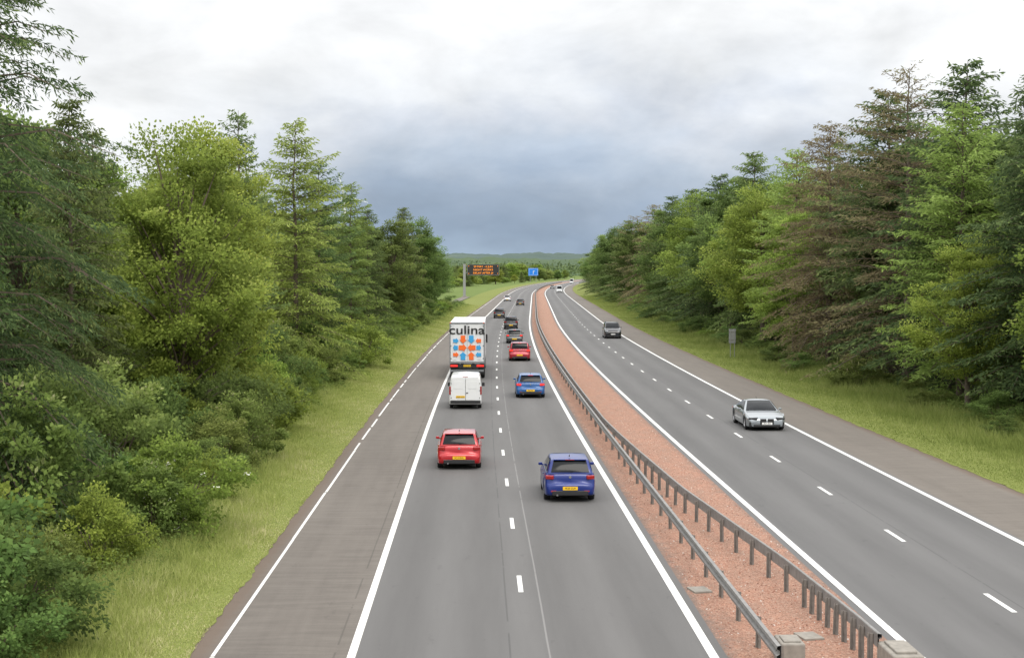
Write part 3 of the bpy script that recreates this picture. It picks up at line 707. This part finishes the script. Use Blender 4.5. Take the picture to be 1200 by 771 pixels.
    MB().tube((0,.13,.83*k),(0,.085,.83*k),.05,.045,14).build('badge',M['chrome'],r)
    if typ!='sedan':
        MB().box((0,rt-.02,zr-.015),(tw*1.76,.20,.035),rx=.06).build('roof_spoiler',M[paint],r,bevel=.012)
        MB().box((0,rt-.122,zr-.020),(.30,.012,.022)).build('brake_light',lm,r)
        if detail: MB().tube((0,rb+.0,zb+.05),(.30,rb+.03,zb+.10),.009,.007,6).build('rear_wiper',M['black'],r)
    else: MB().box((0,.10,.995*k),(w*1.3,.10,.02)).build('boot_lip',M[paint],r,bevel=.008)
    if detail:
        for sx in(-1,1): MB().box((sx*w*.64,.01,.38),(.18,.04,.05)).build('reflector',M['red_l'],r,bevel=.01)
        MB().tube((-.5*w,.05,.26),(-.5*w,-.02,.25),.033,.033,12).build('exhaust',M['chrome'],r)
    MB().box((0,L-.06,.25),(w*1.35,.16,.12)).build('front_bumper_trim',M['black'],r,bevel=.02)
    MB().box((0,L+.035,.40*k),(.50,.02,.11)).build('number_plate',M['plate_w'],r)
    if typ=='sedan':
        for sx in(-1,1):
            MB().box((sx*.18,L-.0,.50*k),(.31,.05,.27)).build('grille',M['black'],r,bevel=.035)
            MB().box((sx*w*.72,L-.07,.33),(.30,.12,.20)).build('air_intake',M['black'],r,bevel=.02)
    else: MB().box((0,L-.035,.50*k),(w*.95,.10,.16)).build('grille',M['black'],r,bevel=.02)
    if plate and rev: text('plate_lettering',plate,.08,M['ink'],r,(0,L+.0465,.40*k),rot=(R(90),0,math.pi),sx=.95)
    if typ=='suv':
        for sx in(-1,1): MB().box((sx*tw*.9,(rt+ft)/2,zr+.06),(.035,ft-rt-.25,.035)).build('roof_rail',M['black'],r,bevel=.01)
    MB().tube((0,rt+.25,zr+.05),(0,rt+.12,zr+.13),.018,.008,6).build('aerial',M['black'],r)
    return r
car('deep blue hatchback, nearest car in the outer lane',3.04,50.5,'p_blue','hatch',4.05,.87,1.49,plate='YK23 CUH')
car('bright red hatchback in the inner lane behind the white van',-.80,58.9,'p_red','hatch',4.15,.875,1.46,plate='SC13 BWL')
car('mid blue hatchback in the outer lane beside the white van',3.0,91.8,'p_blue2','hatch',4.3,.90,1.46,plate='SF62 VBX',lit=True)
car('dark red estate car with lit brake lights beside the lorry',2.95,129,'p_red2','suv',4.6,.93,1.62,lit=True)
car('dark grey car just ahead of the dark red estate car',2.7,160,'p_grey','hatch',4.3,.9,1.5,lit=True,detail=False)
car('black off-roader in the outer lane, third car past the lorry rear',2.2,198,'p_black','suv',4.5,.93,1.7,detail=False)
car('black car in the inner lane ahead of the lorry',-.2,243,'p_black','suv',4.4,.92,1.6,detail=False)
car('dark car far ahead in the outer lane below the message sign',2.4,329,'p_black','hatch',4.3,.9,1.5,detail=False)
car('silver car far ahead in the inner lane near the message sign',-1.2,374,'p_silver2','hatch',4.3,.9,1.5,detail=False)
car('silver coupe coming towards the camera on the right carriageway',13.9,77.6,'p_silver','sedan',4.78,.97,1.37,rev=True,plate='SN71 ZKE')
car('black off-roader coming towards the camera on the right carriageway',13.9,176,'p_black','suv',4.8,.98,1.82,rev=True,detail=False)
car('tiny dark car far off coming round the bend on the right carriageway',10.6,620,'p_grey','hatch',4.4,.9,1.5,rev=True,detail=False)

def van(label,lat,Y,L=4.7,w=.93,H=1.86,rev=False,plate=None):
    r=thing('van',label,'van',(lat+cvf(Y),Y,0),-math.atan(slope(Y))+(math.pi if rev else 0))
    top=[(0,.60),(.02,.66),(.035,H-.30),(.06,H-.12),(.14,H-.03),(.5,H),(L-2.0,H),(L-1.75,H-.05),(L-1.0,1.18),(L-.9,1.10),(L-.25,.92),(L-.04,.7),(L,.55)]
    bot=[(0,.34),(.1,.26),(L-.2,.24),(L,.3)]; plan=[(0,.955),(.05,.985),(.15,1),(L-1.1,1),(L-.4,.96),(L-.1,.88),(L,.74)]
    loft(L,w,top,bot,plan,[(.95,.40),(L-.9,.40)],1,'body',M['white'],r,'van')
    MB().box((0,L/2,.40),(2*w-.5,L-.5,.38)).build('underbody',M['under'],r)
    for sx in(-1,1):
        wheel(r,sx*(w-.12),.95,.33,.21,sx); wheel(r,sx*(w-.12),L-.9,.33,.21,sx)
        zlo,zhi=.50,H-.13
        pts=[(sx*.008,zlo),(sx*w*.90,zlo),(sx*w*.90,1.05),(sx*w*.84,zhi-.12),(sx*w*.78,zhi),(sx*.008,zhi)]
        V=[(x,-.022,z) for x,z in pts]+[(x,.03,z) for x,z in pts]; n=len(pts)
        F=[tuple(range(n)),tuple(range(2*n-1,n-1,-1))]+[(i,n+i,n+(i+1)%n,(i+1)%n) for i in range(n)]
        d=mk('rear_door',V,F,M['white'],r,bevel=.012)
        MB().box((sx*w*.45,-.026,1.36),(w*.60,.012,.42)).build('door_panel',M['white'],d,bevel=.005)
        MB().box((sx*w*.95,.02,1.05),(.09,.08,.46)).build('tail_light',M['red_l'],r,bevel=.02)
        for z in(.65,1.05,1.45): MB().box((sx*w*.87,-.03,z),(.05,.03,.05)).build('hinge',M['tgrey'],r)
        MB().box((sx*(w+.08),L-1.35,1.15),(.16,.12,.22)).build('mirror',M['black'],r,bevel=.03)
        MB().box((sx*w*.72,L-.17,.86),(w*.34,.2,.2),rz=-sx*.4).build('headlight',M['head'],r,bevel=.03)
        x=sx*w*1.0; s=L-1.75
        V=[(x*.998,s-.75,1.15),(x*.998,s+.55,1.15),(x*.955,s+.12,H-.30),(x*.95,s-.75,H-.28)]
        mk('side_window',[(a_+sx*.012,b_,c_) for a_,b_,c_ in V],[(0,1,2,3)],M['glass'],r)
    MB().box((0,-.018,1.07),(.014,.012,1.2)).build('door_seam',M['black'],r)
    MB().box((.09,-.04,.92),(.10,.03,.05)).build('door_handle',M['black'],r)
    MB().box((0,.0,.41),(w*1.85,.14,.15)).build('rear_bumper',M['black'],r,bevel=.03)
    MB().box((-.28,-.038,.70),(.50,.02,.115)).build('number_plate',M['plate_y'],r)
    if plate: text('plate_lettering',plate,.085,M['ink'],r,(-.28,-.050,.70))
    MB().box((0,.02,H-.10),(.32,.03,.03)).build('brake_light',M['red_l'],r)
    zb_,zt_=1.16,H-.09; yb_,yt_=L-1.0,L-1.73
    n=Vector((0,zt_-zb_,yb_-yt_)).normalized()*.03
    V=[(-w*.84,yb_+n.y,zb_+.06+n.z),(w*.84,yb_+n.y,zb_+.06+n.z),(w*.76,yt_+n.y,zt_-.02+n.z),(-w*.76,yt_+n.y,zt_-.02+n.z)]
    mk('windscreen',V,[(0,1,2,3)],M['glass'],r)
    MB().box((0,L-.05,.62),(w*1.1,.1,.2)).build('grille',M['black'],r,bevel=.02)
    MB().box((0,L-.06,.40),(w*1.5,.16,.16)).build('front_bumper',M['black'],r,bevel=.03)
    return r
van('white panel van in the inner lane directly behind the lorry',-.85,84.6,H=1.92,w=.91,plate='SD68 WUO')
van('white van far off on the right carriageway, nearer of two white vans',13.7,518,5.4,1.0,2.35,rev=True)
van('white van furthest away on the right carriageway at the bend',13.9,850,6.0,1.05,2.7,rev=True)

# lorry
lr=thing('lorry','white box lorry with orange and blue arrow logo on its rear doors','lorry',(-.88,107.5,0),-math.atan(slope(108)))
MB().box((0,6.85,2.62),(2.5,13.5,2.80)).build('trailer_box',M['twhite'],lr,bevel=.03)
f=MB().box((-1.22,.04,2.62),(.06,.16,2.84)).box((1.22,.04,2.62),(.06,.16,2.84)).box((0,.04,4.02),(2.5,.16,.08)).box((0,.04,1.21),(2.5,.16,.12)); f.build('rear_frame',M['tgrey'],lr,bevel=.01)
for sx in(-1,1):
    d=MB().box((sx*.592,.05,2.62),(1.17,.08,2.68)).build('rear_door',M['twhite'],lr,bevel=.012)
    for x in(.14,.98):
        b=MB().tube((sx*x,-.012,1.30),(sx*x,-.012,3.95),.012,n=8)
        for z in(1.4,3.9): b.box((sx*x,-.005,z),(.08,.03,.05))
        b.box((sx*(x-.12 if x>.5 else x+.12),-.02,1.45),(.24,.02,.035)); b.build('locking_bar',M['twhite'],d)
    for z in(1.5,2.4,3.3,3.8): MB().box((sx*1.15,-.002,z),(.08,.03,.08)).build('hinge',M['tgrey'],d)
    MB().box((sx*.93,.03,.98),(.52,.08,.15)).build('tail_light',M['red_lit'],lr,bevel=.015)
    MB().box((sx*1.18,-.03,4.04),(.10,.04,.05)).build('marker_light',M['orange'],lr)
    for y in(1.9,3.2,4.5): wheel(lr,sx*1.06,y,.50,.36,sx,M['tgrey'])
    MB().box((sx*1.0,1.05,.62),(.42,.02,.62)).build('mud_flap',M['black'],lr)
    wheel(lr,sx*1.04,12.2,.50,.42,sx,M['tgrey'])
    wheel(lr,sx*1.06,16.0,.50,.30,sx,M['tgrey'])
    MB().box((sx*1.22,7.8,.85),(.04,5.0,.7)).build('side_guard',M['tgrey'],lr)
    MB().box((sx*1.31,16.1,2.2),(.14,.22,.7)).build('cab_mirror',M['black'],lr,bevel=.03)
MB().box((0,.05,2.62),(.014,.09,2.66)).build('door_seam',M['black'],lr)
MB().box((0,.06,.98),(2.45,.06,.26)).build('rear_lamp_bar',M['black'],lr)
MB().box((0,.22,.62),(2.35,.12,.16)).build('underrun_bumper',M['tgrey'],lr,bevel=.02)
MB().box((0,.01,.98),(.52,.02,.13)).build('number_plate',M['plate_y'],lr); text('plate_lettering','SF70 TWD',.09,M['ink'],lr,(0,-.003,.98))
MB().box((-.4,7,.95),(.12,12.6,.34)).box((.4,7,.95),(.12,12.6,.34)).build('chassis',M['black'],lr)
MB().box((0,15.5,2.2),(2.35,2.3,2.8)).box((0,14.9,3.6),(2.15,1.3,.45)).build('cab',M['dblue'],lr,bevel=.12)
MB().box((0,16.67,2.5),(2.05,.03,.9)).build('windscreen',M['glass'],lr,bevel=.01)
text('company_name','culina',.86,M['ink'],lr,(-.02,-.045,3.50),sx=1.3,bold=.012)
def poly(pts,nm,mat,y=-.047): return mk(nm,[(x,y,z) for x,z in pts],[tuple(range(len(pts)))],mat,lr)
def arrow(cx,cz,ang,s,mat,nm='logo_arrow',ww=1.):
    base=[(-.5,-.30*ww),(.05,-.30*ww),(.05,-.5*ww),(.5,0),(.05,.5*ww),(.05,.30*ww),(-.5,.30*ww)]
    ca,sa=math.cos(ang),math.sin(ang)
    poly([(cx+s*(x*ca-z*sa),cz+s*(x*sa+z*ca)) for x,z in base],nm,mat)
zc=2.27; h=math.pi/2
# blocky emblem: a three by three grid of fat arrows pointing into one another
g_=.585; s_=.56
arrow(-g_/2-.02,zc,0,s_*1.02,M['orange']); arrow(g_/2+.02,zc,math.pi,s_*1.02,M['orange'])
arrow(-g_*1.42,zc,math.pi,s_*.62,M['lblue'],ww=1.4); arrow(g_*1.42,zc,0,s_*.62,M['lblue'],ww=1.4)
for sx in(-1,1):
    for sz in(-1,1):
        arrow(sx*g_/2,zc+sz*g_,-h*sz,s_,M['lblue'] if sx==sz else M['orange'])
        arrow(sx*g_*1.36,zc+sz*g_*.84,0 if sx<0 else math.pi,s_*.72,M['orange'] if sx==sz else M['lblue'])

# ------------------------------------------------------------------ signs
Yv=433; v=thing('message_sign','large dark message sign with amber text on a thick grey post beside the road','sign',(-4.3,Yv,0))
MB().box((0,0,4.7),(.75,.75,9.4)).build('post',M['signgrey'],v,bevel=.03)
MB().box((0,0,.15),(1.4,1.4,.3)).build('footing',M['concrete'],v,bevel=.03)
MB().box((2.0,.5,6.9),(4.5,.35,.35)).box((2.0,.5,8.8),(4.5,.35,.35)).build('support_arm',M['signgrey'],v)
MB().box((5.35,-.05,7.75),(9.0,.5,3.1)).build('panel',M['signblack'],v,bevel=.05)
fr=MB().box((5.35,-.33,9.27),(9.1,.08,.08)).box((5.35,-.33,6.23),(9.1,.08,.08)).box((.83,-.33,7.75),(.08,.08,3.1)).box((9.87,-.33,7.75),(.08,.08,3.1)); fr.build('panel_frame',M['signgrey'],v)
for i,t_ in enumerate(('29 MAY - 6 JUN','NIGHT WORKS','DELAY AFTER J4')): text('sign_lettering',t_,.72,M['amber'],v,(5.35,-.34,8.63-i*.90),sx=1.12,bold=0)
for x in(1.25,9.5):
    for z in(6.7,8.8): MB().tube((x,-.30,z),(x,-.36,z),.10,.10,12).build('warning_lamp',M['amber'],v)
s=thing('direction_sign','small blue direction sign far away on the left of the bend','sign',((625-562)*930/1775,930,0))
for x in(-1.8,1.8): MB().tube((x,0,0),(x,0,8.0),.12).build('post',M['signgrey'],s)
p=MB().box((0,-.2,6.4),(6.0,.12,4.6)).build('panel',M['signblue'],s,bevel=.04)
b=MB().box((0,-.27,8.45),(5.3,.02,.10)).box((0,-.27,4.35),(5.3,.02,.10)).box((-2.6,-.27,6.4),(.10,.02,4.1)).box((2.6,-.27,6.4),(.10,.02,4.1)).box((0,-.27,6.1),(.3,.02,2.0)).box((.6,-.27,6.9),(1.0,.02,.25)); b.build('white_border_and_route_lines',M['plate_w'],p)
s=thing('roadside_sign','small grey sign seen from behind on two thin posts, right verge','sign',(22.3,133,0))
for x in(-.18,.18): MB().tube((x,0,0),(x,0,2.55),.03,n=8).build('post',M['signgrey'],s)
MB().box((0,.05,1.95),(.62,.02,1.25)).build('panel',M['signgrey'],s,bevel=.005); MB().box((0,.03,2.3),(.6,.03,.05)).box((0,.03,1.6),(.6,.03,.05)).build('bracket',M['post'],s)
w=thing('wind_turbine','white wind turbine whose blade tip rises above the left trees','wind turbine',((405-562)*1000/1775,1000,0))
ht=56
MB().tube((0,0,0),(0,0,ht-1),1.3,.7,16).build('tower',M['turbine'],w,smooth=True)
MB().box((0,1,ht),(1.6,4.5,1.8)).build('nacelle',M['turbine'],w,bevel=.5); MB().tube((0,-3.4,ht),(0,-2,ht),.4,.9,14).build('hub',M['turbine'],w,smooth=True)
for kk in range(3):
    a=R(104+120*kk); d=Vector((math.cos(a),0,math.sin(a))); q=Vector((-d.z,0,d.x)); c0=Vector((0,-2.8,ht)); V=[]
    for t_,wd in((.03,.3),(.15,.8),(.5,.5),(.85,.3),(1,.12)):
        pc=c0+d*16*t_
        V+=[pc-q*wd*.5+Vector((0,.12,0)),pc-q*wd*.5-Vector((0,.12,0)),pc+q*wd-Vector((0,.05,0)),pc+q*wd+Vector((0,.05,0))]
    F=[(i*4+j,i*4+(j+1)%4,(i+1)*4+(j+1)%4,(i+1)*4+j) for i in range(4) for j in range(4)]+[(16,17,18,19)]
    mk('blade',V,F,M['turbine'],w)

# ------------------------------------------------------------------ sky, sun, camera
W=bpy.data.worlds.new('World'); S.world=W; W.use_nodes=True; nt=W.node_tree; bg=nt.nodes['Background']
sky=nt.nodes.new('ShaderNodeTexSky'); sky.sky_type='NISHITA'; sky.sun_disc=False; sky.sun_elevation=R(48); sky.sun_rotation=R(180-14)
tc=nt.nodes.new('ShaderNodeTexCoord'); sp=nt.nodes.new('ShaderNodeSeparateXYZ'); nt.links.new(tc.outputs['Generated'],sp.inputs[0])
x,y_,z=sp.outputs
def mp(sx,sy,sz,loc=(0,0,0)):
    m_=nt.nodes.new('ShaderNodeMapping'); m_.inputs['Scale'].default_value=(sx,sy,sz); m_.inputs['Location'].default_value=loc; nt.links.new(tc.outputs['Generated'],m_.inputs['Vector']); return m_.outputs[0]
n1=noise_n(nt,mp(1,1,2.2,(5.3,0,.4)),6.0,10,.50,.2); n2=noise_n(nt,mp(1,1,1.9,(1.1,2,0)),15,9,.55,.2)
vv=math_n(nt,'ADD',z,math_n(nt,'MULTIPLY',math_n(nt,'SUBTRACT',n1,.47),.11))
vv=math_n(nt,'ADD',vv,math_n(nt,'MULTIPLY',math_n(nt,'SUBTRACT',n2,.5),.055))
lf=math_n(nt,'MULTIPLY',math_n(nt,'SUBTRACT',math_n(nt,'MULTIPLY',x,-1),.06,True),.40)
rt_=math_n(nt,'MULTIPLY',math_n(nt,'SUBTRACT',x,.16,True),.30)
vv=math_n(nt,'ADD',math_n(nt,'ADD',vv,lf),rt_)
cl=ramp_n(nt,math_n(nt,'MULTIPLY',vv,2.0,True),[(0,(.38,.49,.63)),(.05,(.31,.40,.53)),(.11,(.34,.42,.54)),(.165,(.47,.54,.64)),(.22,(.66,.70,.77)),(.26,(.82,.845,.88)),(.34,(.93,.94,.95)),(1,(.98,.98,.98))])
n3=noise_n(nt,mp(1,1,2.0,(7.1,2,1)),9,9,.55,.25)
shade=math_n(nt,'ADD',.84,math_n(nt,'MULTIPLY',math_n(nt,'SUBTRACT',n3,.32,True),.85))
br=math_n(nt,'ADD',1,math_n(nt,'MULTIPLY',math_n(nt,'MULTIPLY',math_n(nt,'SUBTRACT',z,.22,True),1.8,True),1.3))
br=math_n(nt,'MULTIPLY',br,shade)
vm=nt.nodes.new('ShaderNodeVectorMath'); vm.operation='SCALE'; nt.links.new(cl,vm.inputs[0]); nt.links.new(math_n(nt,'MULTIPLY',br,10.8),vm.inputs['Scale'])
mx=nt.nodes.new('ShaderNodeMix'); mx.data_type='RGBA'; mx.inputs['Factor'].default_value=.95
nt.links.new(sky.outputs[0],mx.inputs['A']); nt.links.new(vm.outputs[0],mx.inputs['B'])
nt.links.new(mx.outputs['Result'],bg.inputs['Color']); bg.inputs['Strength'].default_value=.1
sl=bpy.data.lights.new('sun','SUN'); sl.energy=1.5; sl.angle=R(28); sl.color=(1,.95,.86)
so=bpy.data.objects.new('sun',sl); C.objects.link(so); so.rotation_euler=(R(42),0,R(14))
cd=bpy.data.cameras.new('camera'); cd.lens=53.25; cd.sensor_width=36; cd.clip_end=20000; cd.clip_start=.1
co=bpy.data.objects.new('camera',cd); C.objects.link(co); co.location=(0,0,7.8); co.rotation_euler=(R(90-2.24),0,R(-1.23)); S.camera=co
